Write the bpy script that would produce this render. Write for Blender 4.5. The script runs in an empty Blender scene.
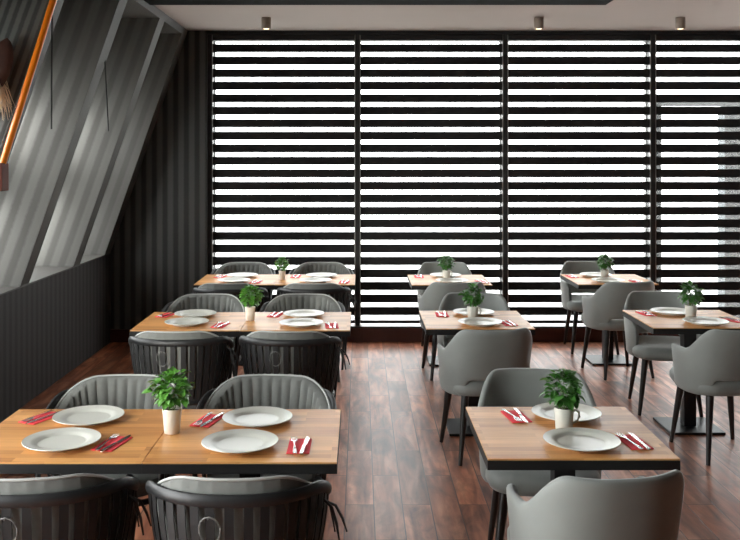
import bpy, bmesh, math, random
from math import sin, cos, pi, radians as R
from mathutils import Vector, Matrix

C = bpy.context.scene.collection
scn = bpy.context.scene

# ------------------------------------------------------------ camera, sky, sun, exposure
cam_d = bpy.data.cameras.new('camera'); cam = bpy.data.objects.new('camera', cam_d); C.objects.link(cam)
cam.location = (0, 0, 1.85); cam.rotation_euler = (R(90), 0, 0)
cam_d.sensor_width = 36; cam_d.lens = 910 / 740 * 36
cam_d.shift_x = 10 / 740; cam_d.shift_y = -111 / 740
cam_d.clip_start = 0.05; cam_d.clip_end = 200
scn.camera = cam

w = bpy.data.worlds.new('sky'); scn.world = w; w.use_nodes = True
nt = w.node_tree; nt.nodes.clear()
wo = nt.nodes.new('ShaderNodeOutputWorld'); bg = nt.nodes.new('ShaderNodeBackground')
tc = nt.nodes.new('ShaderNodeTexCoord'); sp = nt.nodes.new('ShaderNodeSeparateXYZ')
mr = nt.nodes.new('ShaderNodeMapRange'); mr.inputs[1].default_value = -0.3; mr.inputs[2].default_value = 0.5
mx = nt.nodes.new('ShaderNodeMix'); mx.data_type = 'RGBA'
mx.inputs[6].default_value = (0.76, 0.76, 0.75, 1); mx.inputs[7].default_value = (0.98, 0.985, 1.0, 1)
nt.links.new(tc.outputs['Generated'], sp.inputs[0]); nt.links.new(sp.outputs[2], mr.inputs[0])
nt.links.new(mr.outputs[0], mx.inputs[0]); nt.links.new(mx.outputs[2], bg.inputs[0])
bg.inputs[1].default_value = 12.0
nt.links.new(bg.outputs[0], wo.inputs[0])

def light(name, kind, loc, rot, energy, color=(1, 1, 1), size=1, size_y=None, portal=False, angle=None):
    d = bpy.data.lights.new(name, kind); o = bpy.data.objects.new(name, d); C.objects.link(o)
    o.location = loc; o.rotation_euler = rot; d.energy = energy; d.color = color
    if kind == 'AREA':
        d.shape = 'RECTANGLE'; d.size = size; d.size_y = size_y or size
        if portal: d.cycles.is_portal = True
    if angle is not None: d.angle = angle
    return o

# low hazy sun from the front left, slanting through the roof windows onto the deep fins
sun_dir = Vector((0.36, 0.90, -0.10))
light('sun', 'SUN', (-6, -6, 6), sun_dir.to_track_quat('-Z', 'Y').to_euler(), 3.0, (1.0, 0.97, 0.9), angle=R(14))
# unseen area lamps added near the ceiling as soft fill for the room
light('fill_light_front', 'AREA', (0.6, 0.2, 3.05), (R(18), 0, 0), 1.5, (1.0, 0.93, 0.86), 3.6, 2.0)
light('fill_light_mid', 'AREA', (0.2, 5.0, 2.98), (0, 0, 0), 7, (1.0, 0.95, 0.9), 3.0, 2.6)

vs = scn.view_settings
vs.view_transform = 'Standard'; vs.look = 'None'; vs.exposure = 0.5; vs.gamma = 1.0; vs.use_curve_mapping = False

# ------------------------------------------------------------ materials
def srgb(r, g, b):
    f = lambda c: (c / 255 / 12.92) if c / 255 <= 0.04045 else ((c / 255 + 0.055) / 1.055) ** 2.4
    return (f(r), f(g), f(b), 1)

class NT:
    def __init__(s, name):
        s.m = bpy.data.materials.new(name); s.m.use_nodes = True
        s.t = s.m.node_tree; s.b = s.t.nodes['Principled BSDF']; s.out = s.t.nodes['Material Output']
    def n(s, typ, **kw):
        x = s.t.nodes.new(typ)
        for k, v in kw.items():
            if k.startswith('i_'):
                key = k[2:]; key = int(key) if key.isdigit() else key.replace('_', ' ')
                x.inputs[key].default_value = v
            else: setattr(x, k, v)
        return x
    def l(s, a, b): s.t.links.new(a, b)

def mat(name, col, rough=0.6, metal=0.0, noise=0.0, scale=20, bump=0.0, sheen=0.0, spec=None, coat=0):
    N = NT(name); b = N.b
    b.inputs['Base Color'].default_value = col; b.inputs['Roughness'].default_value = rough
    b.inputs['Metallic'].default_value = metal
    if sheen: b.inputs['Sheen Weight'].default_value = sheen; b.inputs['Sheen Roughness'].default_value = 0.4
    if spec is not None: b.inputs['Specular IOR Level'].default_value = spec
    if coat: b.inputs['Coat Weight'].default_value = coat; b.inputs['Coat Roughness'].default_value = 0.1
    if noise or bump:
        t = N.n('ShaderNodeTexCoord'); no = N.n('ShaderNodeTexNoise'); no.inputs['Scale'].default_value = scale
        no.inputs['Detail'].default_value = 4; N.l(t.outputs['Object'], no.inputs['Vector'])
        if noise:
            hs = N.n('ShaderNodeHueSaturation'); hs.inputs['Color'].default_value = col
            m2 = N.n('ShaderNodeMapRange'); m2.inputs[3].default_value = 1 - noise; m2.inputs[4].default_value = 1 + noise
            N.l(no.outputs[0], m2.inputs[0]); N.l(m2.outputs[0], hs.inputs['Value']); N.l(hs.outputs[0], b.inputs['Base Color'])
        if bump:
            bp = N.n('ShaderNodeBump'); bp.inputs['Strength'].default_value = bump; bp.inputs['Distance'].default_value = 0.01
            N.l(no.outputs[0], bp.inputs['Height']); N.l(bp.outputs[0], b.inputs['Normal'])
    return N.m

def wallpaper(name, axis, period, dark, lite, gloss=(0.75, 0.42)):
    """vertical (or slanted) tone-on-tone stripes; axis = direction across the stripes"""
    N = NT(name); t = N.n('ShaderNodeTexCoord')
    d = N.n('ShaderNodeVectorMath', operation='DOT_PRODUCT'); d.inputs[1].default_value = axis
    N.l(t.outputs['Object'], d.inputs[0])
    no = N.n('ShaderNodeTexNoise'); no.inputs['Scale'].default_value = 60; no.inputs['Detail'].default_value = 5
    N.l(t.outputs['Object'], no.inputs['Vector'])
    a = N.n('ShaderNodeMath', operation='MULTIPLY'); a.inputs[1].default_value = 2 * pi / period; N.l(d.outputs['Value'], a.inputs[0])
    s = N.n('ShaderNodeMath', operation='SINE'); N.l(a.outputs[0], s.inputs[0])
    k = N.n('ShaderNodeMath', operation='MULTIPLY_ADD'); k.inputs[1].default_value = 0.9; N.l(no.outputs[0], k.inputs[0])
    N.l(s.outputs[0], k.inputs[2])
    m2 = N.n('ShaderNodeMapRange'); m2.inputs[1].default_value = -0.1; m2.inputs[2].default_value = 0.9; N.l(k.outputs[0], m2.inputs[0])
    mx = N.n('ShaderNodeMix', data_type='RGBA'); mx.inputs[6].default_value = dark; mx.inputs[7].default_value = lite
    N.l(m2.outputs[0], mx.inputs[0]); N.l(mx.outputs[2], N.b.inputs['Base Color'])
    m3 = N.n('ShaderNodeMapRange'); m3.inputs[3].default_value = gloss[0]; m3.inputs[4].default_value = gloss[1]
    N.l(m2.outputs[0], m3.inputs[0]); N.l(m3.outputs[0], N.b.inputs['Roughness'])
    bp = N.n('ShaderNodeBump'); bp.inputs['Strength'].default_value = 0.25; bp.inputs['Distance'].default_value = 0.004
    N.l(no.outputs[0], bp.inputs['Height']); N.l(bp.outputs[0], N.b.inputs['Normal'])
    return N.m

def floor_mat():
    N = NT('plank floor'); t = N.n('ShaderNodeTexCoord'); sx = N.n('ShaderNodeSeparateXYZ'); cx = N.n('ShaderNodeCombineXYZ')
    N.l(t.outputs['Object'], sx.inputs[0]); N.l(sx.outputs[1], cx.inputs[0]); N.l(sx.outputs[0], cx.inputs[1])
    mp = N.n('ShaderNodeMapping'); mp.inputs['Location'].default_value = (0.08, 0.078, 0)
    N.l(cx.outputs[0], mp.inputs['Vector'])
    br = N.n('ShaderNodeTexBrick'); br.offset = 0.5; br.squash = 1
    for k, v in (('Scale', 1), ('Mortar Size', 0.003), ('Mortar Smooth', 0.1), ('Bias', 0), ('Brick Width', 0.9), ('Row Height', 0.152)):
        br.inputs[k].default_value = v
    br.inputs['Color1'].default_value = (0, 0, 0, 1); br.inputs['Color2'].default_value = (1, 1, 1, 1)
    br.inputs['Mortar'].default_value = (0.5, 0.5, 0.5, 1)
    N.l(mp.outputs[0], br.inputs['Vector'])
    # grain stretched along the plank, plus big smoky stains
    g = N.n('ShaderNodeMapping'); g.inputs['Scale'].default_value = (1.1, 10, 1); N.l(cx.outputs[0], g.inputs['Vector'])
    g1 = N.n('ShaderNodeTexNoise', noise_dimensions='4D'); g1.inputs['Scale'].default_value = 1.6; g1.inputs['Detail'].default_value = 5; g1.inputs['Roughness'].default_value = 0.5
    g1.inputs['Distortion'].default_value = 0.6
    N.l(g.outputs[0], g1.inputs['Vector'])
    w4 = N.n('ShaderNodeMath', operation='MULTIPLY'); w4.inputs[1].default_value = 9.0
    sc = N.n('ShaderNodeSeparateColor'); N.l(br.outputs['Color'], sc.inputs[0]); N.l(sc.outputs[0], w4.inputs[0]); N.l(w4.outputs[0], g1.inputs['W'])
    st = N.n('ShaderNodeTexNoise', noise_dimensions='4D'); st.inputs['Scale'].default_value = 5.0; st.inputs['Detail'].default_value = 5; st.inputs['Roughness'].default_value = 0.6
    st.inputs['Distortion'].default_value = 1.2
    g2 = N.n('ShaderNodeMapping'); g2.inputs['Scale'].default_value = (0.45, 1.3, 1); N.l(cx.outputs[0], g2.inputs['Vector'])
    N.l(g2.outputs[0], st.inputs['Vector']); N.l(w4.outputs[0], st.inputs['W'])
    rp = N.n('ShaderNodeValToRGB'); N.l(g1.outputs[0], rp.inputs[0])
    e = rp.color_ramp.elements
    e[0].position = 0.30; e[0].color = srgb(104, 54, 34); e[1].position = 0.72; e[1].color = srgb(216, 152, 116)
    m = e.new(0.5); m.color = srgb(172, 106, 76)
    rs = N.n('ShaderNodeMapRange'); rs.inputs[1].default_value = 0.34; rs.inputs[2].default_value = 0.56; N.l(st.outputs[0], rs.inputs[0])
    sm = N.n('ShaderNodeMix', data_type='RGBA', blend_type='MULTIPLY'); sm.inputs[6].default_value = (1, 1, 1, 1)
    dk = N.n('ShaderNodeMix', data_type='RGBA'); dk.inputs[6].default_value = (0.38, 0.36, 0.36, 1); dk.inputs[7].default_value = (1, 1, 1, 1)
    N.l(rs.outputs[0], dk.inputs[0]); sm.inputs[0].default_value = 1.0
    N.l(rp.outputs[0], sm.inputs[6]); N.l(dk.outputs[2], sm.inputs[7])
    pv = N.n('ShaderNodeMapRange'); pv.inputs[3].default_value = 0.68; pv.inputs[4].default_value = 1.3; N.l(sc.outputs[0], pv.inputs[0])
    hv = N.n('ShaderNodeHueSaturation'); N.l(pv.outputs[0], hv.inputs['Value']); N.l(sm.outputs[2], hv.inputs['Color'])
    gm = N.n('ShaderNodeMix', data_type='RGBA'); gm.inputs[7].default_value = srgb(70, 46, 36)
    N.l(br.outputs['Fac'], gm.inputs[0]); N.l(hv.outputs[0], gm.inputs[6]); N.l(gm.outputs[2], N.b.inputs['Base Color'])
    ro = N.n('ShaderNodeMapRange'); ro.inputs[3].default_value = 0.46; ro.inputs[4].default_value = 0.27; N.l(g1.outputs[0], ro.inputs[0])
    N.l(ro.outputs[0], N.b.inputs['Roughness'])
    bp = N.n('ShaderNodeBump'); bp.inputs['Strength'].default_value = 0.5; bp.inputs['Distance'].default_value = 0.004
    hm = N.n('ShaderNodeMath', operation='MULTIPLY_ADD'); hm.inputs[1].default_value = 0.25
    inv = N.n('ShaderNodeMath', operation='SUBTRACT'); inv.inputs[0].default_value = 1.0; N.l(br.outputs['Fac'], inv.inputs[1])
    N.l(g1.outputs[0], hm.inputs[0]); N.l(inv.outputs[0], hm.inputs[2])
    N.l(hm.outputs[0], bp.inputs['Height']); N.l(bp.outputs[0], N.b.inputs['Normal'])
    return N.m

def table_wood():
    N = NT('butcher block wood'); t = N.n('ShaderNodeTexCoord')
    br = N.n('ShaderNodeTexBrick'); br.offset = 0.37; br.offset_frequency = 2
    for k, v in (('Scale', 1), ('Mortar Size', 0.0), ('Bias', 0), ('Brick Width', 0.33), ('Row Height', 0.043)): br.inputs[k].default_value = v
    br.inputs['Color1'].default_value = (0, 0, 0, 1); br.inputs['Color2'].default_value = (1, 1, 1, 1)
    N.l(t.outputs['Object'], br.inputs['Vector'])
    oi = N.n('ShaderNodeObjectInfo')
    mp = N.n('ShaderNodeMapping'); mp.inputs['Scale'].default_value = (3, 34, 1); N.l(t.outputs['Object'], mp.inputs['Vector'])
    sc = N.n('ShaderNodeSeparateColor'); N.l(br.outputs['Color'], sc.inputs[0])
    ad = N.n('ShaderNodeMath', operation='MULTIPLY_ADD'); ad.inputs[1].default_value = 7; N.l(sc.outputs[0], ad.inputs[0]); N.l(oi.outputs['Random'], ad.inputs[2])
    no = N.n('ShaderNodeTexNoise', noise_dimensions='4D'); no.inputs['Scale'].default_value = 1.5; no.inputs['Detail'].default_value = 6; no.inputs['Distortion'].default_value = 0.4
    N.l(mp.outputs[0], no.inputs['Vector']); N.l(ad.outputs[0], no.inputs['W'])
    mi = N.n('ShaderNodeMath', operation='MULTIPLY_ADD'); mi.inputs[1].default_value = 0.45; N.l(sc.outputs[0], mi.inputs[0])
    h = N.n('ShaderNodeMath', operation='MULTIPLY'); h.inputs[1].default_value = 0.6; N.l(no.outputs[0], h.inputs[0]); N.l(h.outputs[0], mi.inputs[2])
    rp = N.n('ShaderNodeValToRGB'); e = rp.color_ramp.elements
    e[0].position = 0.12; e[0].color = srgb(180, 112, 56); e[1].position = 0.85; e[1].color = srgb(238, 178, 108)
    N.l(mi.outputs[0], rp.inputs[0]); N.l(rp.outputs[0], N.b.inputs['Base Color'])
    N.b.inputs['Roughness'].default_value = 0.36
    return N.m

M = {}
stripe_d, stripe_l = srgb(44, 44, 43), srgb(72, 72, 70)
M['paper_back'] = wallpaper('striped wallpaper', (1, 0, 0), 0.108, srgb(42, 43, 43), srgb(80, 81, 79))
M['paper_left'] = wallpaper('striped wallpaper side', (0, 1, 0), 0.108, srgb(46, 43, 42), srgb(50, 47, 46), (.8, .7))
sl = Vector((0.785, 0, 2.215)).normalized(); cr = (sl.z, 0, -sl.x)
M['paper_fin'] = wallpaper('slanted striped wallpaper', cr, 0.125, srgb(76, 75, 71), srgb(92, 91, 87))
M['paper_fin_fine'] = wallpaper('fine slanted striped wallpaper', cr, 0.056, srgb(62, 64, 62), srgb(104, 106, 102))
M['fin_edge'] = mat('fin edge paint', srgb(74, 72, 68), 0.6, noise=0.15, scale=60, bump=0.2)
M['floor'] = floor_mat()
M['ceiling'] = mat('ceiling paint', srgb(186, 176, 170), 0.9, noise=0.03, scale=3)
M['black'] = mat('matt black', srgb(22, 22, 23), 0.6)
M['soffit'] = mat('black soffit paint', srgb(11, 11, 11), 0.95, spec=.1)
M['blackwall'] = mat('charcoal paint', srgb(46, 45, 44), 0.8, noise=0.05)
M['blind_dark'] = mat('black blind fabric', srgb(20, 20, 20), 0.85)
M['alu'] = mat('dark aluminium', srgb(66, 66, 64), 0.35, 0.8)
M['alu_light'] = mat('brushed aluminium edge', srgb(170, 170, 166), 0.35, 0.8)
M['ledge'] = mat('dark red brown board', srgb(66, 30, 22), 0.35, noise=0.25, scale=9)
M['wood'] = table_wood()
M['housing'] = mat('taupe lamp housing', srgb(140, 128, 116), .5)
M['band'] = mat('black table edge', srgb(13, 12, 12), 0.6)
M['metal'] = mat('black powder coated steel', srgb(26, 26, 27), 0.38, 0.3)
M['rail'] = mat('dark grey rail', srgb(34, 35, 36), 0.45, noise=0.05)
M['strap'] = mat('black strap', srgb(17, 17, 18), 0.6)
M['cushion'] = mat('grey fabric', srgb(112, 114, 110), 0.85, noise=0.1, scale=45, bump=0.15, sheen=0.25)
M['piping'] = mat('pale grey piping', srgb(178, 180, 176), 0.5)
M['velvet'] = mat('grey velvet', srgb(134, 138, 134), 0.6, noise=0.12, scale=9, bump=0.06, sheen=0.45)
M['leg'] = mat('espresso chair leg', srgb(36, 33, 32), 0.35)
M['cord'] = mat('cord', srgb(110, 110, 108), 0.6)
M['ceramic'] = mat('glazed off white ceramic', srgb(214, 214, 204), 0.3, coat=0.15)
M['pot'] = mat('cream ceramic pot', srgb(228, 220, 206), 0.4, noise=0.02, scale=30)
M['soil'] = mat('potting soil', srgb(70, 48, 36), 0.95, noise=0.4, scale=200, bump=0.6)
M['leaf'] = mat('basil leaf', srgb(88, 146, 54), 0.4, noise=0.3, scale=35)
M['leaf_dark'] = mat('glossy leaf', srgb(70, 124, 52), 0.36, noise=0.3, scale=35)
M['stem'] = mat('green stem', srgb(92, 116, 60), 0.6)
M['napkin'] = mat('red paper napkin', srgb(250, 78, 88), 0.85, noise=0.08, scale=60)
M['steel'] = mat('cutlery steel', srgb(205, 205, 205), 0.2, 1.0)
M['orange'] = mat('glossy orange lacquer', srgb(252, 138, 24), 0.3, coat=0.5)
M['brownwood'] = mat('reddish brown wood', srgb(96, 40, 20), 0.75, noise=0.2, scale=15)
M['pod'] = mat('dark brown dried leaf', srgb(66, 36, 24), 0.55, noise=0.3, scale=30, bump=0.3)
M['straw'] = mat('pale dried plume', srgb(240, 220, 190), 0.9)
M['concrete'] = mat('outdoor grey facade', srgb(66, 72, 76), 0.9, noise=0.1)
N = NT('sheer blind fabric'); t_ = N.n('ShaderNodeBsdfTransparent'); tl = N.n('ShaderNodeBsdfTranslucent'); mxs = N.n('ShaderNodeMixShader')
t_.inputs[0].default_value = (0.62, 0.63, 0.63, 1); tl.inputs[0].default_value = (0.9, 0.9, 0.88, 1)
mxs.inputs[0].default_value = 0.05
N.l(t_.outputs[0], mxs.inputs[1]); N.l(tl.outputs[0], mxs.inputs[2]); N.l(mxs.outputs[0], N.out.inputs[0]); M['sheer'] = N.m
N = NT('window glass'); t_ = N.n('ShaderNodeBsdfTransparent'); gl = N.n('ShaderNodeBsdfGlossy'); mxs = N.n('ShaderNodeMixShader')
gl.inputs['Roughness'].default_value = 0.02; mxs.inputs[0].default_value = 0.06; t_.inputs[0].default_value = (0.96, 0.98, 0.97, 1)
N.l(t_.outputs[0], mxs.inputs[1]); N.l(gl.outputs[0], mxs.inputs[2]); N.l(mxs.outputs[0], N.out.inputs[0]); M['glass'] = N.m
N = NT('warm lamp lens'); N.b.inputs['Emission Color'].default_value = (1, 0.72, 0.42, 1); N.b.inputs['Emission Strength'].default_value = 4; M['lens'] = N.m

# ------------------------------------------------------------ mesh helpers
class MB:
    def __init__(s): s.v = []; s.f = []; s.mi = []
    def add(s, vs, fs, mi=0):
        o = len(s.v); s.v += [tuple(p) for p in vs]; s.f += [tuple(i + o for i in f) for f in fs]; s.mi += [mi] * len(fs)
        return s
    def box(s, a, b, mi=0):
        x0, y0, z0 = a; x1, y1, z1 = b
        return s.add([(x0,y0,z0),(x1,y0,z0),(x1,y1,z0),(x0,y1,z0),(x0,y0,z1),(x1,y0,z1),(x1,y1,z1),(x0,y1,z1)],
            [(0,3,2,1),(4,5,6,7),(0,1,5,4),(1,2,6,5),(2,3,7,6),(3,0,4,7)], mi)
    def prism(s, poly, axis, a, b, mi=0, side_mi=None):
        """polygon in the plane across axis, extruded from a to b; side faces may take another material"""
        n = len(poly); side_mi = mi if side_mi is None else side_mi
        def P(p, t):
            return (t, p[0], p[1]) if axis == 0 else ((p[0], t, p[1]) if axis == 1 else (p[0], p[1], t))
        o = len(s.v); s.v += [P(p, a) for p in poly] + [P(p, b) for p in poly]
        s.f += [tuple(o + i for i in range(n)), tuple(o + n + i for i in reversed(range(n)))]; s.mi += [mi, mi]
        for i in range(n):
            j = (i + 1) % n; s.f.append((o + i, o + n + i, o + n + j, o + j)); s.mi.append(side_mi)
        return s
    def tube(s, pts, rads, n=10, mi=0, cap=True, flat=None):
        """round tube through pts; flat=(sx, sz) squashes the section"""
        pts = [Vector(p) for p in pts]; 
        if not hasattr(rads, '__len__'): rads = [rads] * len(pts)
        o = len(s.v); up0 = Vector((0, 0, 1))
        for i, p in enumerate(pts):
            d = (pts[min(i + 1, len(pts) - 1)] - pts[max(i - 1, 0)]).normalized()
            up = up0 if abs(d.z) < 0.9 else Vector((0, 1, 0))
            a = d.cross(up).normalized(); b = a.cross(d).normalized()
            fx, fz = flat or (1, 1)
            for k in range(n):
                t = 2 * pi * k / n
                s.v.append(tuple(p + a * (cos(t) * rads[i] * fx) + b * (sin(t) * rads[i] * fz)))
        for i in range(len(pts) - 1):
            for k in range(n):
                k2 = (k + 1) % n
                s.f.append((o + i*n + k, o + i*n + k2, o + (i+1)*n + k2, o + (i+1)*n + k)); s.mi.append(mi)
        if cap:
            s.f.append(tuple(o + k for k in reversed(range(n)))); s.mi.append(mi)
            s.f.append(tuple(o + (len(pts)-1)*n + k for k in range(n))); s.mi.append(mi)
        return s
    def lathe(s, prof, n=32, c=(0, 0), mi=0):
        o = len(s.v); m = len(prof)
        for k in range(n):
            t = 2 * pi * k / n
            for r, z in prof: s.v.append((c[0] + r * cos(t), c[1] + r * sin(t), z))
        for k in range(n):
            k2 = (k + 1) % n
            for i in range(m - 1):
                s.f.append((o + k*m + i, o + k2*m + i, o + k2*m + i + 1, o + k*m + i + 1)); s.mi.append(mi)
        return s
    def grid(s, P, closed_u=False, mi=0):
        """P[i][j] points"""
        o = len(s.v); nu = len(P); nv = len(P[0])
        for row in P: s.v += [tuple(p) for p in row]
        for i in range(nu if closed_u else nu - 1):
            i2 = (i + 1) % nu
            for j in range(nv - 1):
                s.f.append((o + i*nv + j, o + i2*nv + j, o + i2*nv + j + 1, o + i*nv + j + 1)); s.mi.append(mi)
        return s
    def build(s, name, mats, parent=None, smooth=False, bevel=0, subsurf=0, loc=None, solid=None, weld=False):
        me = bpy.data.meshes.new(name); me.from_pydata(s.v, [], s.f)
        if not isinstance(mats, (list, tuple)): mats = [mats]
        for m in mats: me.materials.append(m)
        me.polygons.foreach_set('material_index', s.mi)
        bm = bmesh.new(); bm.from_mesh(me)
        if weld: bmesh.ops.remove_doubles(bm, verts=bm.verts, dist=1e-5)
        bmesh.ops.recalc_face_normals(bm, faces=bm.faces)
        if bevel:
            bmesh.ops.bevel(bm, geom=list(bm.edges), offset=bevel, segments=2, profile=0.7, affect='EDGES')
        if smooth:
            for f in bm.faces: f.smooth = True
            for e in bm.edges:
                if len(e.link_faces) == 2 and e.calc_face_angle(0) > R(48): e.smooth = False
        bm.to_mesh(me); bm.free(); me.update()
        o = bpy.data.objects.new(name, me); C.objects.link(o)
        if parent: o.parent = parent
        if loc: o.location = loc
        if solid:
            md = o.modifiers.new('solid', 'SOLIDIFY'); md.thickness = solid[0]; md.offset = solid[1]
        if subsurf:
            md = o.modifiers.new('sub', 'SUBSURF'); md.levels = subsurf; md.render_levels = subsurf
            for e in me.edges: e.use_edge_sharp = False
        return o

def tag(o, label=None, cat=None, group=None, kind=None):
    if label: o['label'] = label
    if cat: o['category'] = cat
    if group: o['group'] = group
    if kind: o['kind'] = kind
    return o
def empty(name, loc=(0, 0, 0), rz=0):
    o = bpy.data.objects.new(name, None); C.objects.link(o); o.location = loc; o.rotation_euler = (0, 0, rz)
    o.empty_display_size = 0.1
    return o
def copy_tree(o, parent=None):
    c = o.copy(); C.objects.link(c)
    if parent: c.parent = parent
    for ch in [x for x in scn.objects if x.parent == o]: copy_tree(ch, c)
    return c
def struct(mb, name, mats, **kw): return tag(mb.build(name, mats, **kw), kind='structure')
def smooth01(a, b, x):
    t = min(1, max(0, (x - a) / (b - a))); return t * t * (3 - 2 * t)

# ------------------------------------------------------------ room shell
XL, ZS, YW, ZC = -2.52, 0.905, 9.2, 3.15          # left wall, sill height, back wall, ceiling
XT, ZT = -1.76, 3.09                               # top of the leaning plane
XR, YB = 5.6, -3.2
struct(MB().box((-3.6, YB - .1, -0.1), (XR + .2, YW + .35, 0)), 'floor', M['floor'])
struct(MB().box((-3.6, YB - .1, ZC), (XR + .2, YW + .35, ZC + 0.1)), 'ceiling', M['ceiling'])
struct(MB().box((XR, YB, 0), (XR + .1, YW + .3, ZC)), 'wall_right', M['black'])
struct(MB().box((-3.6, YB - .1, 0), (XR + .1, YB, ZC)), 'wall_front', M['black'])
struct(MB().box((-3.5, YW, 0), (-1.545, YW + .3, ZC)), 'wall_back', M['paper_back'])
YQ = 0.9; struct(MB().box((XL - .12, YB, 0), (XL, YQ, ZC)), 'wall_left', M['blackwall'])
YO = 3.0   # nearer than this: a tall unseen window, added for side daylight
struct(MB().box((XL - .12, YO, 0), (XL, YW, ZS - .012)), 'wall_left', M['paper_left'])
# header above the blinds, low timber ledge under them, dropped dark soffit
struct(MB().box((-1.545, YW - .0, ZC - 0.035), (XR, YW + .3, ZC)), 'trim_header', M['black'])
struct(MB().box((XL, YW - .02, 0), (-1.545, YW, 0.13)), 'baseboard_back', M['ledge'])
struct(MB().box((-1.545, YW, 0), (XR, YW + .3, 0.14)), 'trim_ledge', M['ledge'])
struct(MB().box((-1.545, YW + .012, 0.14), (XR, YW + .13, 0.156)), 'trim_sill', M['alu'])
zs = ZC - 0.13
struct(MB().prism([(-1.735, 3.122), (2.03, 3.122), (2.06, 3.15), (-1.735, 3.15)], 1, -1.0, 7.52), 'trim_soffit', M['soffit'])
# lining of the leaning left side
k = (XT - XL) / (ZT - ZS); DEP = 0.72
xs = lambda z: XL + k * (z - ZS)
struct(MB().box((XL - DEP - .15, YO, ZS - .0115), (XL + .002, YW, ZS)), 'trim_sill_left', M['fin_edge'])
struct(MB().prism([(XT, ZT), (XT + .02, ZC), (-3.4, ZC), (-3.4, ZT)], 1, YB, YW), 'trim_top_left', M['fin_edge'])
fins = [(8.0, 8.19, 'paper_fin'), (6.744, 6.93, 'paper_fin'), (5.49, 5.68, 'paper_fin_fine'), (4.23, 4.42, 'paper_fin_fine'),
        (3.0, 3.16, 'paper_fin')]
poly = [(XL, ZS), (XT, ZT), (XT - DEP, ZT), (XL - DEP, ZS)]
for i, (a, b, m) in enumerate(fins):
    struct(MB().prism(poly, 1, a, b, 0, 1), 'trim_fin', [M[m], M['fin_edge']])
# last bay against the back wall: a full-height leaning lining
struct(MB().prism(poly, 1, YW - .22, YW, 0, 1), 'trim_fin', [M['paper_fin'], M['fin_edge']])
# outer leaning roof with window openings between the fins (two lights and a transom per bay)
ys = [y for f in sorted(fins) for y in f[:2]][1:] + [YW - .22]
bays = [(ys[i], ys[i + 1]) for i in range(0, len(ys), 2)]
def slab(z0, z1, y0, y1, name, m, inn=0.0, th=0.12):
    q = [(xs(z0) - DEP + inn, z0), (xs(z1) - DEP + inn, z1), (xs(z1) - DEP - th, z1), (xs(z0) - DEP - th, z0)]
    return MB().prism(q, 1, y0, y1)
Z = (ZS, 0.98, 1.66, 1.90, 2.40, ZT)
mb = MB()
for z0, z1 in ((Z[0], Z[1]), (Z[4], Z[5])):
    q = slab(z0, z1, YO, YW, '', None); mb.add(q.v, q.f)
q = slab(Z[2], Z[3], YO, YW, '', None, inn=0.10); mb.add(q.v, q.f)
struct(mb, 'wall_left_roof', M['blackwall'])
for n, (y0, y1) in enumerate(bays):
    fr = MB()
    for z0, z1 in ((Z[1], Z[2]), (Z[3], Z[4])):
        for (a, b, c, d) in ((z0, z0 + .04, y0, y1), (z1 - .04, z1, y0, y1), (z0, z1, y0, y0 + .05), (z0, z1, y1 - .05, y1)):
            q = slab(a, b, c, d, '', None, inn=-.02, th=.08); fr.add(q.v, q.f)
    f = struct(fr, 'window_%d' % (n + 5), M['alu'])
    g = MB()
    for z0, z1 in ((Z[1], Z[2]), (Z[3], Z[4])):
        g.add([(xs(z0)-DEP-.05, y0, z0), (xs(z0)-DEP-.05, y1, z0), (xs(z1)-DEP-.05, y1, z1), (xs(z1)-DEP-.05, y0, z1)], [(0,1,2,3)])
    g.build('pane', M['glass'], f)
    ang = math.atan2(sl.x, sl.z)
    p = light('daylight_portal', 'AREA', (xs(1.77) - DEP - .25, (y0 + y1) / 2, 1.77), (0, R(-90) + ang, 0), 1, size=1.8, size_y=y1 - y0, portal=True)

fr = MB()
for yy in (YQ, 1.93, YO - .06): fr.box((XL - .1, yy, 0), (XL - .02, yy + .06, ZC))
fr.box((XL - .1, YQ, 0), (XL - .02, YO, .06)); fr.box((XL - .1, YQ, ZC - .06), (XL - .02, YO, ZC))
f = struct(fr, 'window_11', M['alu'])  # out-of-view window added to bring daylight in from the left
MB().add([(XL - .06, YQ, .03), (XL - .06, YO, .03), (XL - .06, YO, ZC - .03), (XL - .06, YQ, ZC - .03)], [(0, 1, 2, 3)]).build('pane', M['glass'], f)
light('added_glazing_portal', 'AREA', (XL - .16, (YQ + YO) / 2, ZC / 2), (0, R(-90), 0), 1, size=ZC, size_y=YO - YQ, portal=True)

# ------------------------------------------------------------ window wall and zebra blinds
WX = [-1.525 + 1.5 * i for i in range(5)] + [XR - .02]
YG = YW + .20
for i in range(5):
    x0, x1 = WX[i], WX[i + 1]
    fr = MB()
    for a, b in (((x0, .156), (x0 + .035, ZC - .035)), ((x1 - .035, .156), (x1, ZC - .035)), ((x0, .156), (x1, .19)), ((x0, ZC - .09), (x1, ZC - .035))):
        fr.box((a[0], YG - .03, a[1]), (b[0], YG + .03, b[1]))
    f = struct(fr, 'window_%d' % i if i else 'window_0', M['alu'])
    MB().add([(x0 + .02, YG, .17), (x1 - .02, YG, .17), (x1 - .02, YG, ZC - .06), (x0 + .02, YG, ZC - .06)], [(0, 1, 2, 3)]).build('pane', M['glass'], f)
for i in range(6):
    x = WX[i]
    if i < 5:
        struct(MB().box((x - .022, YW + .03, .156), (x + .022, YW + .16, ZC - .035)), 'trim_mullion', M['black'], bevel=.003)
light('window_portal', 'AREA', ((WX[0] + XR) / 2, YG + .12, 1.6), (R(-90), 0, 0), 1, size=XR - WX[0], size_y=3.0, portal=True)

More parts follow.
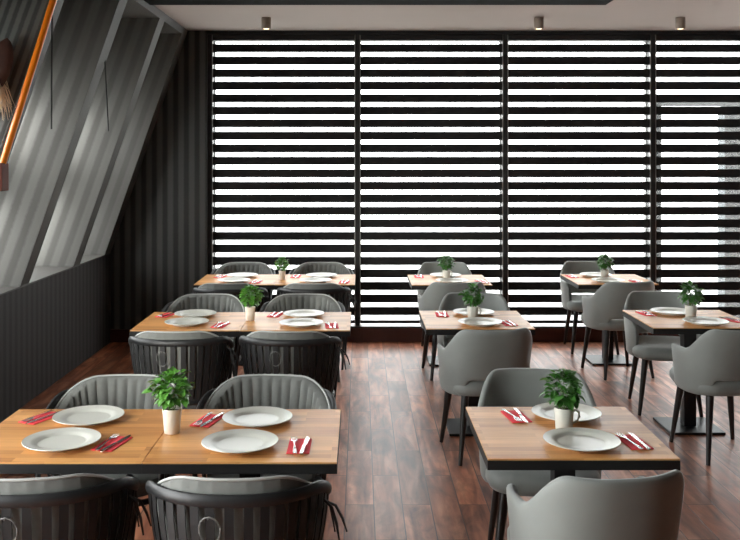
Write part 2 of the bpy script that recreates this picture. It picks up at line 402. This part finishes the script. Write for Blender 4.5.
blind_lab = ['black and white striped roller blind beside the dark wallpapered wall',
    'black and white striped roller blind directly behind the small table nearest the aisle',
    'black and white striped roller blind between the two small-table columns',
    'black and white striped roller blind with grey outdoor pillar showing through its sheer bands']
PITCH = 0.1273; YBL = YW + .055
def make_blind(x0, x1):
    r = empty('zebra_blind', ((x0 + x1) / 2, YBL, 0))
    w2 = (x1 - x0) / 2
    MB().box((-w2, -.03, ZC - .098), (w2, .04, ZC - .036)).build('headrail', M['black'], r, bevel=.004)
    a, b = w2 + .002, w2 + .002
    top = 3.044; dk = MB(); sh = MB(); n = 23
    for q in range(n):
        zc = 3.041 - q * PITCH; h = PITCH * 0.168
        sh.add([(-a, 0, zc - h), (b, 0, zc - h), (b, 0, zc + h), (-a, 0, zc + h)], [(0, 1, 2, 3)])
        if q < n - 1: dk.box((-a, -.0008, zc - PITCH + h), (b, .0008, zc - h))
    dk.build('opaque_bands', M['blind_dark'], r); sh.build('sheer_bands', M['sheer'], r)
    MB().box((-a, -.012, .185), (b, .012, .212)).build('bottom_bar', M['black'], r, bevel=.003)
    for s in (-1, 1):
        MB().box((s * (w2 + .001) - .004, -.02, .16), (s * (w2 + .001) + .004, -.012, ZC - .04)).build('side_channel', M['alu_light'] , r)
    return r
for i in range(4):
    b = make_blind(WX[i] + .028, WX[i + 1] - .028)
    tag(b, blind_lab[i], 'blind', 'striped roller blinds on the window wall')

# outside: post and beam of a terrace seen through the sheer bands
t = empty('terrace_frame', (3.93, 9.75, 0))
MB().box((-.02, 0, 0), (.16, .2, 2.42)).build('post', M['concrete'], t, bevel=.005)
MB().box((-.76, .0, 0), (-.70, .1, 2.42)).build('slim_post', M['concrete'], t)
MB().box((-.76, .0, 2.42), (1.6, .12, 2.49)).build('beam', M['concrete'], t)
tag(t, 'grey outdoor post and beam frame beyond the far right striped blind', 'frame')
struct(MB().box((-12, YW + .36, -.15), (14, 22, -.05)), 'ground', mat('pale paving', srgb(176, 176, 172), .9, noise=.1, scale=4))

# ------------------------------------------------------------ ceiling downlights
dl = [(-.86, 'ceiling spotlight above the blind beside the dark wall'), (1.64, 'ceiling spotlight above the centre-right blind, between two others'), (2.94, 'ceiling spotlight nearest the right end of the window wall')]
def make_down():
    r = empty('ceiling_spotlight')
    MB().lathe([(0, 0), (.040, 0), (.044, -.004), (.044, -.10), (.036, -.108), (.033, -.10), (0, -.10)], 28).build('housing', M['housing'], r, smooth=True)
    MB().lathe([(0, -.101), (.0325, -.101), (.030, -.104), (0, -.105)], 24).build('lens', M['lens'], r, smooth=True)
    return r
for i, (x, lab) in enumerate(dl):
    r = make_down() if i == 0 else copy_tree(first)
    if i == 0: first = r
    r.location = (x, 8.35, ZC - .001); tag(r, lab, 'spotlight', 'small round ceiling spotlights')
    sp_ = light('spot_bulb', 'SPOT', (x, 8.35, ZC - .115), (0, 0, 0), 6, (1, .78, .5)); sp_.data.spot_size = R(80); sp_.data.shadow_soft_size = .03

# ------------------------------------------------------------ tables
TT = 0.75; W = 0.705
def make_table(w, d):
    r = empty('dining_table')
    MB().box((-w/2, -d/2, TT - .006), (w/2, d/2, TT)).build('tabletop', M['wood'], r)
    MB().box((-w/2 - .0015, -d/2 - .0015, TT - .042), (w/2 + .0015, d/2 + .0015, TT - .0065)).build('edge_band', M['band'], r, bevel=.001)
    u = MB(); u.box((-.2, -.03, TT - .06), (.2, .03, TT - .042)); u.box((-.03, -.2, TT - .06), (.03, .2, TT - .042)); u.build('support_bracket', M['metal'], r)
    MB().box((-.042, -.042, .018), (.042, .042, TT - .061)).build('column', M['metal'], r, bevel=.004)
    MB().box((-.185, -.185, .001), (.185, .185, .017)).build('base_plate', M['metal'], r, bevel=.004)
    return r
tabs = [
 ((-1.145, 3.65), 'wood-topped square table nearest the camera on the left, pushed up against its twin, wall half'),
 ((-.437, 3.65), 'wood-topped square table nearest the camera on the left, aisle half of the joined pair'),
 ((-1.125, 6.19), 'wood-topped square table of the middle joined pair, wall half'),
 ((-.417, 6.19), 'wood-topped square table of the middle joined pair, aisle half'),
 ((-1.105, 8.32), 'wood-topped square table of the joined pair by the window, wall half'),
 ((-.397, 8.32), 'wood-topped square table of the joined pair by the window, aisle half'),
 ((.822, 3.69), 'single square table nearest the camera, right of the aisle, pot in a mug on it'),
 ((.782, 6.25), 'single square table beside the aisle, middle one of three in its column'),
 ((.805, 8.30), 'single square table beside the aisle, closest to the striped blinds'),
 ((2.265, 6.28), 'single square table at the right edge of the photo, cut off by the frame'),
 ((2.27, 8.34), 'single square table by the window at the far right, two grey armchairs beside it')]
T0 = make_table(W, .70)
for i, ((x, y), lab) in enumerate(tabs):
    o = T0 if i == 0 else copy_tree(T0)
    o.location = (x, y, 0)
    tag(o, lab, 'table', 'joined pairs of square tables on the left' if i < 6 else 'single square tables on the right')

# ------------------------------------------------------------ strap-backed barrel chair (faces +Y)
def contour(th, a=.314, b=.285, e=.88):
    s, c = sin(th), cos(th)
    return Vector((a * math.copysign(abs(s) ** e, s), -b * math.copysign(abs(c) ** e, c), 0))
def zrail(th): return .768 - .092 * smooth01(R(56), R(112), abs(th))
def zcush(th): return .818 - .165 * smooth01(R(24), R(112), abs(th))
TM = R(122)
def make_barrel():
    r = empty('strap_back_chair')
    ths = [-TM + 2 * TM * i / 56 for i in range(57)]
    lean = lambda z: .80 + .20 * smooth01(.30, .80, z)
    def cp(th, z, off=0):
        p = contour(th) * lean(z); n = p.normalized(); p = p + n * off
        return Vector((p.x, p.y, z))
    # bent top rail, a flat oval section
    MB().tube([cp(t, zrail(t) - .012) for t in ths], .017, 10, flat=(.75, 1.25)).build('top_rail', M['rail'], r, smooth=True)
    # seat ring
    ring = [Vector((*(contour(2 * pi * i / 40) * .83).xy, .385)) for i in range(41)]
    MB().tube(ring, .014, 8, cap=False).build('seat_ring', M['metal'], r, smooth=True)
    # straps
    n = 27
    for i in range(n):
        th = -TM + .05 + (2 * TM - .1) * i / (n - 1)
        z1 = zrail(th) - .018; z0 = .385
        L = []; Rr = []
        for q in range(6):
            z = z0 + (z1 - z0) * q / 5
            p = cp(th, z, .003 + .006 * sin(pi * q / 5)); tn = Vector((-p.y, p.x, 0)).normalized(); tn = cp(th + .01, z) - cp(th - .01, z); tn.normalize()
            nn = Vector((tn.y, -tn.x, 0)); hw = .0150
            L.append([p - tn * hw + nn * .002, p + tn * hw + nn * .002, p + tn * hw - nn * .002, p - tn * hw - nn * .002, p - tn * hw + nn * .002])
        MB().grid(L).build('strap', M['strap'], r, smooth=False, weld=True)
    # pleated back cushion
    N_ = 160; P = []
    for i in range(N_ + 1):
        th = -R(116) + 2 * R(116) * i / N_
        zt = zcush(th); zb = .40; row = []
        pl = abs(sin(th * 19 + .5 * sin(th * 7))) ** .7
        env = 1 - .6 * smooth01(R(95), R(116), abs(th))
        for (dz, off) in ((0, -.012), (.15, -.011), (.5, -.010), (.85, -.010), (.97, -.010), (1.0, -.018), (1.0, -.032), (.96, -.046), (.85, -.052), (.5, -.056), (.15, -.060), (0, -.060)):
            z = zb + (zt - zb) * dz
            inner = off < -.03
            o_ = off * (env if inner else 1) - (pl * .009 * env if inner and dz < .97 else 0) - (.003 * pl if not inner and dz > .9 else 0)
            row.append(cp(th, z, o_))
        row.append(row[0]); P.append(row)
    m = MB().grid(P)
    o0 = 0; nv = len(P[0]); m.f.append(tuple(range(nv - 1))); m.mi.append(0)
    b0 = N_ * nv; m.f.append(tuple(b0 + j for j in reversed(range(nv - 1)))); m.mi.append(0)
    cu = m.build('back_cushion', M['cushion'], r, smooth=True, weld=True)
    pts = [cp(t, zcush(t) + .002, -.016) for t in [R(-114) + R(228) * i / 60 for i in range(61)]]
    MB().tube(pts, .005, 6).build('piping', M['piping'], cu, smooth=True)
    # seat cushion
    prof = []
    for (sc_, z) in ((0, .395), (.70, .395), (.77, .405), (.79, .43), (.77, .462), (.70, .475), (.4, .483), (0, .485)):
        prof.append((sc_, z))
    P = [[Vector((contour(2 * pi * i / 48).x * s_, contour(2 * pi * i / 48).y * s_, z)) for s_, z in prof] for i in range(48)]
    MB().grid(P, closed_u=True).build('seat_cushion', M['cushion'], r, smooth=True, weld=True)
    # legs: rear pair from the ring, front pair sweeping down from the arm tips
    for s in (-1, 1):
        a = Vector((s * .185, -.16, .385)); b = Vector((s * .215, -.235, .001))
        MB().tube([a, a.lerp(b, .5) + Vector((s * .004, -.006, 0)), b], [.014, .012, .010], 10).build('leg', M['metal'], r, smooth=True)
    for s in (-1, 1):
        tip = cp(s * TM, zrail(TM) - .014)
        pts = [tip, tip + Vector((s * .012, .022, -.03)), tip + Vector((s * .022, .030, -.10)), Vector((s * .268, .175, .42)), Vector((s * .245, .19, .22)), Vector((s * .235, .215, .001))]
        MB().tube(pts, [.013, .013, .012, .012, .011, .010], 10).build('leg', M['metal'], r, smooth=True)
    # tie cords: a loop at the back, loose strands hanging at one side
    lp = [cp(R(-10), .70, .012)]
    for i in range(15):
        t = pi / 2 + 2 * pi * i / 14
        lp.append(cp(R(-9) + .10 * cos(t), .665 + .045 * sin(t), .018))
    MB().tube(lp, .0028, 6).build('tie_cord', M['cord'], r, smooth=True)
    for q, (dx, dz) in enumerate(((.05, .13), (.075, .10), (.035, .10))):
        p = cp(R(68), .70, .012)
        MB().tube([p, p + Vector((dx * .5, -.01 + .015 * q, -.02)), p + Vector((dx * .8, -.012, -dz * .55)), p + Vector((dx, -.015, -dz))], [.004, .005, .005, .003], 6).build('tie_strand', M['strap'], r, smooth=True)
    return r
B0 = make_barrel()
row = ['nearest joined table', 'middle joined table', 'joined table by the window']
def barrel(x, y, rz, lab, first=[True]):
    o = B0 if first[0] else copy_tree(B0); first[0] = False
    o.location = (x, y, 0); o.rotation_euler = (0, 0, R(rz))
    tag(o, lab, 'chair', 'strap-backed barrel chairs around the left tables')
for (xn, xf, yn, yf, rn, rf, nm) in (((-1.10, -.418), (-1.10, -.425), 3.19, 4.07, (7, 0), (180, 178), 'nearest joined table'),
                                      ((-1.11, -.43), (-1.145, -.425), 5.68, 6.67, (0, -2), (181, 180), 'middle joined table'),
                                      ((-1.10, -.39), (-1.14, -.375), 7.77, 8.80, (0, 0), (180, 180), 'joined table by the window')):
    for j, side in enumerate(('wall end', 'aisle end')):
        barrel(xn[j], yn, rn[j], 'strap-backed chair with its back to the camera, %s of %s' % (side, nm))
        barrel(xf[j], yf, rf[j], 'pleated barrel chair facing the camera, %s of %s' % (side, nm))

# ------------------------------------------------------------ grey upholstered armchair (faces +Y)
def make_armchair():
    r = empty('upholstered_armchair')
    TMX = R(128)
    def top(th):
        a = abs(th)
        return .830 - .006 * cos(a * 2) - .160 * smooth01(R(36), R(84), a) 
    def bot(th):
        return .505 - .105 * smooth01(R(30), R(44), abs(th))
    def base(th):
        s, c = sin(th), cos(th)
        e = .80
        return Vector((.288 * math.copysign(abs(s) ** e, s), -.262 * math.copysign(abs(c) ** e, c), 0))
    nu = 64; nvv = 9; P = []
    for i in range(nu + 1):
        th = -TMX + 2 * TMX * i / nu; a = abs(th); row_ = []
        t_, b_ = top(th), bot(th)
        # round the front tips of the arms
        tipk = smooth01(R(112), R(128), a)
        t_ -= .055 * tipk ** 2; b_ += .05 * tipk ** 2
        for j in range(nvv + 1):
            z = b_ + (t_ - b_) * j / nvv
            sc_ = .93 + .10 * smooth01(.36, .84, z)
            p = base(th) * sc_
            back = max(0, cos(th)) * .055 * (z - .42) / .4
            row_.append(Vector((p.x, p.y - back, z)))
        P.append(row_)
    MB().grid(P).build('shell', M['velvet'], r, smooth=True, solid=(.034, 1 if False else -1), subsurf=1)
    sh = [o for o in scn.objects if o.parent == r and o.name.startswith('shell')][0]
    bv = sh.modifiers.new('bev', 'BEVEL'); bv.width = .008; bv.segments = 2
    # move bevel before the subdivision
    # seat cushion: rounded slab
    pr = [(0, .405), (.86, .405), (.95, .412), (1.0, .435), (1.0, .465), (.95, .49), (.84, .500), (.4, .505), (0, .505)]
    def sb(t):
        s, c = sin(t), cos(t); e = .5
        return (.250 * math.copysign(abs(s) ** e, s), .27 * math.copysign(abs(c) ** e, c) + .030)
    G = [[Vector((sb(2*pi*i/56)[0] * s_, (sb(2*pi*i/56)[1] - .030) * s_ + .030, z)) for s_, z in pr] for i in range(56)]
    MB().grid(G, closed_u=True).build('seat', M['velvet'], r, smooth=True, weld=True)
    for sx in (-1, 1):
        for (ya, yb) in ((-.165, -.235), (.185, .232)):
            MB().tube([(sx * .165, ya, .412), (sx * .19, (ya + yb) / 2, .21), (sx * .215, yb, .0015)], [.025, .019, .0125], 12).build('leg', M['leg'], r, smooth=True)
    return r
A0 = make_armchair()
arm = [((.815, 3.22), 9, 'grey armchair with its back to the camera in front of the nearest single table'),
 ((.82, 4.155), 174, 'grey armchair facing the camera behind the nearest single table'),
 ((.78, 5.75), 9, 'grey armchair with its back to the camera at the middle aisle-side table'),
 ((.845, 6.68), 175, 'grey armchair facing the camera behind the middle aisle-side table'),
 ((.79, 7.84), 5, 'grey armchair with its back to the camera at the aisle-side table by the window'),
 ((.83, 8.76), 180, 'grey armchair right against the window ledge, behind the aisle-side back table'),
 ((2.28, 5.75), 8, 'grey armchair with its back to the camera at the right edge of the photo'),
 ((2.26, 6.76), 172, 'grey armchair facing the camera behind the table at the right edge'),
 ((2.22, 7.87), 10, 'grey armchair with its back to the camera at the far right window table'),
 ((2.24, 8.84), 176, 'grey armchair against the window ledge behind the far right window table')]
for i, ((x, y), rz, lab) in enumerate(arm):
    o = A0 if i == 0 else copy_tree(A0)
    o.location = (x, y, 0); o.rotation_euler = (0, 0, R(rz)); tag(o, lab, 'armchair', 'grey upholstered armchairs')

# ------------------------------------------------------------ tableware
ZT0 = TT + .0008
def make_plate():
    p = [(0, .004), (.045, .004), (.082, .005), (.088, .0), (.092, .0), (.098, .010), (.120, .0145), (.143, .0175), (.1465, .0195), (.1455, .0215), (.142, .0205),
         (.120, .0175), (.100, .0145), (.094, .0085), (.085, .0075), (.045, .0068), (0, .0068)]
    p = [(r_, z_) for r_, z_ in p]
    return MB().lathe(p, 56).build('dinner_plate', M['ceramic'], smooth=True, weld=True)
def make_fork():
    m = MB(); z = .0
    # handle, neck
    pts = [(-.100, .0075, .0012), (-.07, .0065, .002), (-.02, .0035, .003), (.02, .003, .0045), (.032, .0055, .0045), (.042, .0115, .0035), (.052, .0125, .003)]
    G = []
    for y, hw, zz in pts:
        G.append([(-hw, y, zz), (hw, y, zz), (hw, y, zz + .0018), (-hw, y, zz + .0018), (-hw, y, zz)])
    m.grid(G); m.f += [(0, 1, 2, 3)]; m.mi += [0]
    for q in range(4):
        x = -.0105 + .007 * q
        m.tube([(x, .050, .0040), (x, .072, .0032), (x, .096, .0055)], [.0019, .0017, .0008], 6)
    return m.build('fork', M['steel'], smooth=True, weld=True)
def make_knife():
    m = MB(); G = []
    for y, a, b, h in ((-.112, -.004, .004, .003), (-.105, -.0075, .0075, .0045), (-.03, -.0065, .0065, .0045), (-.005, -.005, .005, .004), (.005, -.0055, .0085, .0018),
                       (.05, -.0065, .011, .0016), (.085, -.0055, .0105, .0014), (.103, -.004, .003, .0012), (.108, -.003, -.001, .001)):
        G.append([(a, y, .0006), (b, y, .0006), (b, y, .0006 + h), (a, y, .0006 + h), (a, y, .0006)])
    m.grid(G); m.f += [(0, 1, 2, 3)]; m.mi += [0]; o = 8 * 5; m.f += [(o + 3, o + 2, o + 1, o)]; m.mi += [0]
    return m.build('knife', M['steel'], smooth=False, weld=True)
def make_napkin():
    m = MB(); random.seed(5)
    for kk, (hx, hy, z0, dx) in enumerate(((.043, .088, 0, 0), (.042, .087, .0013, .001), (.0415, .086, .0026, -.0006))):
        m.box((-hx + dx, -hy, z0), (hx + dx, hy, z0 + .0012))
    return m.build('napkin', M['napkin'], bevel=0)

def foliage(seed, R0, H, z0, nleaf, lsize):
    """bushy herb: stems fan out from the soil, broad pointed leaves folded along the midrib"""
    rnd = random.Random(seed); m = MB()
    stems = []
    for i in range(11):
        a = rnd.uniform(0, 2 * pi); rr = rnd.uniform(.25, .85) * R0; h = H * rnd.uniform(.55, .95)
        p0 = Vector((cos(a) * .010, sin(a) * .010, z0)); p2 = Vector((cos(a) * rr, sin(a) * rr, z0 + h * (1.05 - .35 * (rr / R0) ** 2)))
        p1 = p0.lerp(p2, .5) + Vector((-cos(a) * .01, -sin(a) * .01, .012))
        m.tube([p0, p1, p2], [.0019, .0016, .001], 5, mi=1); stems.append((p0, p1, p2))
    def leaf(c, a, pitch, L, roll):
        f = Vector((cos(a) * cos(pitch), sin(a) * cos(pitch), sin(pitch))); s = Vector((-sin(a), cos(a), 0)); u = f.cross(s) * -1
        if u.z < 0: u = -u
        s = (s * cos(roll) + u * sin(roll)).normalized(); u = f.cross(s); u = u if u.z > 0 else -u
        wd = L * .33; pr = ((0, .02, 0), (.15, .55, .03), (.38, 1.0, .05), (.62, .86, .03), (.84, .45, -.05), (1.0, .02, -.14))
        ctr = [c + f * (L * t) + u * (L * dz) for t, _, dz in pr]
        lft = [ctr[i] + s * (wd * pr[i][1]) + u * (L * .09 * pr[i][1]) for i in range(6)]
        rgt = [ctr[i] - s * (wd * pr[i][1]) + u * (L * .09 * pr[i][1]) for i in range(6)]
        m.grid([lft, ctr, rgt])
    zc = z0 + H * .56
    for i in range(nleaf):
        a = rnd.uniform(0, 2 * pi); el = math.asin(rnd.uniform(-.80, 1)); q = rnd.uniform(.35, 1) ** .6
        lump = 1 + .16 * sin(3 * a + seed) * cos(el) + .10 * sin(5 * a + 2 * seed)
        c = Vector((cos(a) * cos(el) * R0 * q * lump, sin(a) * cos(el) * R0 * q * lump, zc + sin(el) * H * .46 * q * lump))
        L = lsize * rnd.uniform(.6, 1.12)
        f = Vector((cos(a), sin(a), 0))
        leaf(c - f * L * .45, a + rnd.uniform(-.9, .9), el * .55 + rnd.uniform(-.45, .35), L, rnd.uniform(-.6, .6))
    return m
def make_potted(seed):
    r = empty('potted_herb')
    MB().lathe([(0, 0), (.029, 0), (.031, .002), (.0345, .05), (.038, .086), (.0395, .098), (.0385, .100), (.036, .098), (.034, .086), (.0, .084)], 36).build('pot', M['pot'], r, smooth=True, weld=True)
    MB().lathe([(0, .0885), (.02, .0895), (.0345, .087)], 20).build('soil', M['soil'], r, smooth=True, weld=True)
    foliage(seed, .084, .145, .092, 230, .045).build('foliage', [M['leaf'], M['stem']], r, smooth=True)
    return r
def make_mug(seed):
    r = empty('mug_planter')
    mg = MB().lathe([(0, 0), (.034, 0), (.036, .003), (.0385, .05), (.0405, .090), (.040, .093), (.038, .091), (.036, .08), (0, .078)], 40).build('mug', M['ceramic'], r, smooth=True, weld=True)
    pts = [(.036, 0, .076), (.052, 0, .079), (.064, 0, .070), (.067, 0, .052), (.058, 0, .034), (.038, 0, .026)]
    MB().tube(pts, .0052, 10).build('handle', M['ceramic'], mg, smooth=True)
    MB().lathe([(0, .0845), (.02, .085), (.0368, .0825)], 20).build('soil', M['soil'], r, smooth=True, weld=True)
    foliage(seed, .080, .145, .088, 220, .043).build('foliage', [M['leaf_dark'], M['stem']], r, smooth=True)
    return r

P0, F0, K0, N0 = make_plate(), make_fork(), make_knife(), make_napkin()
used = {}
def put(proto, name, x, y, z, rz, lab, cat, grp):
    if name not in used: o = proto; used[name] = 1
    else: o = proto.copy(); C.objects.link(o)
    o.location = (x, y, z); o.rotation_euler = (0, 0, R(rz)); tag(o, lab, cat, grp); return o

def setting(tname, side, px, py, nx, ny, rz):
    put(P0, 'plate', px, py, ZT0, (px * 137) % 360, 'round white plate on the %s, %s' % (tname, side), 'plate', 'white dinner plates')
    put(N0, 'nap', nx, ny, ZT0, rz, 'red napkin under cutlery on the %s, %s' % (tname, side), 'napkin', 'red paper napkins')
    a = R(rz); flip = 0 if side.startswith('near') else 180
    for (pr, nm, dx, cat) in ((F0, 'fork', -.019, 'fork'), (K0, 'knife', .020, 'knife')):
        dx2 = dx
        put(pr, nm, nx + cos(a) * dx2, ny + sin(a) * dx2, ZT0 + .0045, rz + flip + (5 if nm == 'fork' else -3),
            'steel %s on red napkin on the %s, %s' % (nm, tname, side), cat, 'steel cutlery')
S = [
 ('nearest joined table', 'near side, wall end', -1.15, 3.51, -.957, 3.51, -12),
 ('nearest joined table', 'far side, wall end', -1.145, 3.84, -1.352, 3.86, -24),
 ('nearest joined table', 'near side, aisle end', -.46, 3.49, -.232, 3.48, 0),
 ('nearest joined table', 'far side, aisle end', -.43, 3.82, -.64, 3.82, -14),
 ('middle joined table', 'near side, wall end', -1.153, 6.06, -.922, 6.01, -8),
 ('middle joined table', 'far side, wall end', -1.154, 6.38, -1.364, 6.40, -15),
 ('middle joined table', 'near side, aisle end', -.39, 6.03, -.186, 5.99, 4),
 ('middle joined table', 'far side, aisle end', -.394, 6.38, -.596, 6.41, -8),
 ('joined table by the window', 'near side, wall end', -1.13, 8.15, -.93, 8.12, -8),
 ('joined table by the window', 'far side, wall end', -1.10, 8.50, -1.30, 8.50, -12),
 ('joined table by the window', 'near side, aisle end', -.40, 8.15, -.14, 8.12, -6),
 ('joined table by the window', 'far side, aisle end', -.36, 8.50, -.60, 8.50, -4),
 ('nearest single table', 'near side', .855, 3.51, 1.062, 3.53, 6),
 ('nearest single table', 'far side', .882, 3.89, .666, 3.88, 8),
 ('middle aisle-side single table', 'near side', .80, 6.06, .99, 6.08, 8),
 ('middle aisle-side single table', 'far side', .805, 6.45, .578, 6.42, 0),
 ('aisle-side single table by the window', 'near side', .82, 8.12, 1.09, 8.14, 10),
 ('aisle-side single table by the window', 'far side', .80, 8.505, .55, 8.50, 0),
 ('table at the right edge', 'near side', 2.31, 6.085, 2.54, 6.20, 22),
 ('table at the right edge', 'far side', 2.22, 6.48, 2.03, 6.46, 6),
 ('far right window table', 'near side', 2.22, 8.15, 2.48, 8.15, 8),
 ('far right window table', 'far side', 2.21, 8.535, 1.98, 8.50, 4)]
for s in S: setting(*s)

for i, (x, y, sc_, lab) in enumerate([(-.755, 3.655, 1.0, 'leafy green herb in a cream pot on the nearest joined table'),
        (-.748, 6.20, .93, 'leafy green herb in a cream pot on the middle joined table'),
        (-.71, 8.31, .80, 'leafy green herb in a cream pot on the joined table by the window')]):
    o = make_potted(11 + i); o.location = (x, y, ZT0); o.rotation_euler = (0, 0, i * 1.3); o.scale = (sc_,) * 3
    tag(o, lab, 'potted plant', 'herbs in cream pots')
for i, (x, y, sc_, lab) in enumerate([(.830, 3.70, .97, 'small leafy plant in a white mug on the nearest single table'),
        (.775, 6.255, .95, 'small leafy plant in a white mug on the middle aisle-side single table'),
        (.79, 8.31, .90, 'small leafy plant in a white mug on the aisle-side single table by the window'),
        (2.285, 6.285, .97, 'small leafy plant in a white mug on the table at the right edge'),
        (2.245, 8.35, .92, 'small leafy plant in a white mug on the far right window table')]):
    o = make_mug(31 + i); o.location = (x, y, ZT0); o.rotation_euler = (0, 0, R(8 + 9 * i)); o.scale = (sc_,) * 3
    tag(o, lab, 'potted plant', 'plants in white mugs')

# ------------------------------------------------------------ left wall fittings
m = MB(); zb, yb_ = 1.826, 5.44
xo = lambda z: -2.135 + .31 * (z - zb)
m.tube([(xo(z), yb_, z) for z in (zb, 2.3, 2.8, ZC - .01)], .021, 14)
tag(m.build('orange_pipe', M['orange'], smooth=True), 'glossy orange pipe leaning along the nearest wall fin', 'pipe')
tag(MB().box((-2.60, 5.38, 1.66), (-2.118, 5.489, 1.825)).build('wooden_block', M['brownwood'], bevel=.006), 'reddish brown wooden block at the foot of the orange pipe', 'block')
for (x, y, z0, z1, dx, lab) in ((-1.86, 5.50, 2.72, 2.03, -.002, 'thin dark cord hanging beside the orange pipe'), (-1.935, 6.90, 2.62, 2.06, .03, 'thin dark cord hanging from the second wall fin')):
    m = MB().tube([(x, y, z0), (x + dx * .5, y - .01, (z0 + z1) / 2), (x + dx, y - .01, z1)], .0055, 6)
    tag(m.build('hanging_cord', M['strap'], smooth=True), lab, 'cord', 'cords on the wall fins')
d = empty('dried_ornament', (-2.215, 5.44, 2.36))
G = []
for i in range(17):
    t = i / 16; wv = .085 * sin(pi * t) ** .65 + .001; rowp = []
    for j in range(12):
        a = 2 * pi * j / 12
        rowp.append(Vector((cos(a) * wv - .03 + .13 * t, -.02 + sin(a) * wv * .28, -.17 + .36 * t)))
    rowp.append(rowp[0]); G.append(rowp)
MB().grid(G).build('dried_leaf', M['pod'], d, smooth=True, weld=True)
rnd = random.Random(4); m = MB()
for i in range(420):
    a = rnd.uniform(-.7, .55); L = rnd.uniform(.10, .26); yy = rnd.uniform(-.05, .03)
    p0 = Vector((-.01 + rnd.uniform(-.03, .04), yy, .02 + rnd.uniform(-.05, .03)))
    p1 = p0 + Vector((sin(a) * L * .5 + .02, rnd.uniform(-.02, .02), -cos(a) * L * .5)); p2 = p0 + Vector((sin(a) * L, rnd.uniform(-.03, .03), -cos(a) * L))
    m.tube([p0, p1, p2], [.0022, .002, .0008], 4)
tag(m.build('plume', M['straw'], d, smooth=True))
d.scale = (1.12, 1.12, 1.12)
tag(d, 'dark brown dried leaf with a pale straw plume beside the orange pipe', 'ornament')
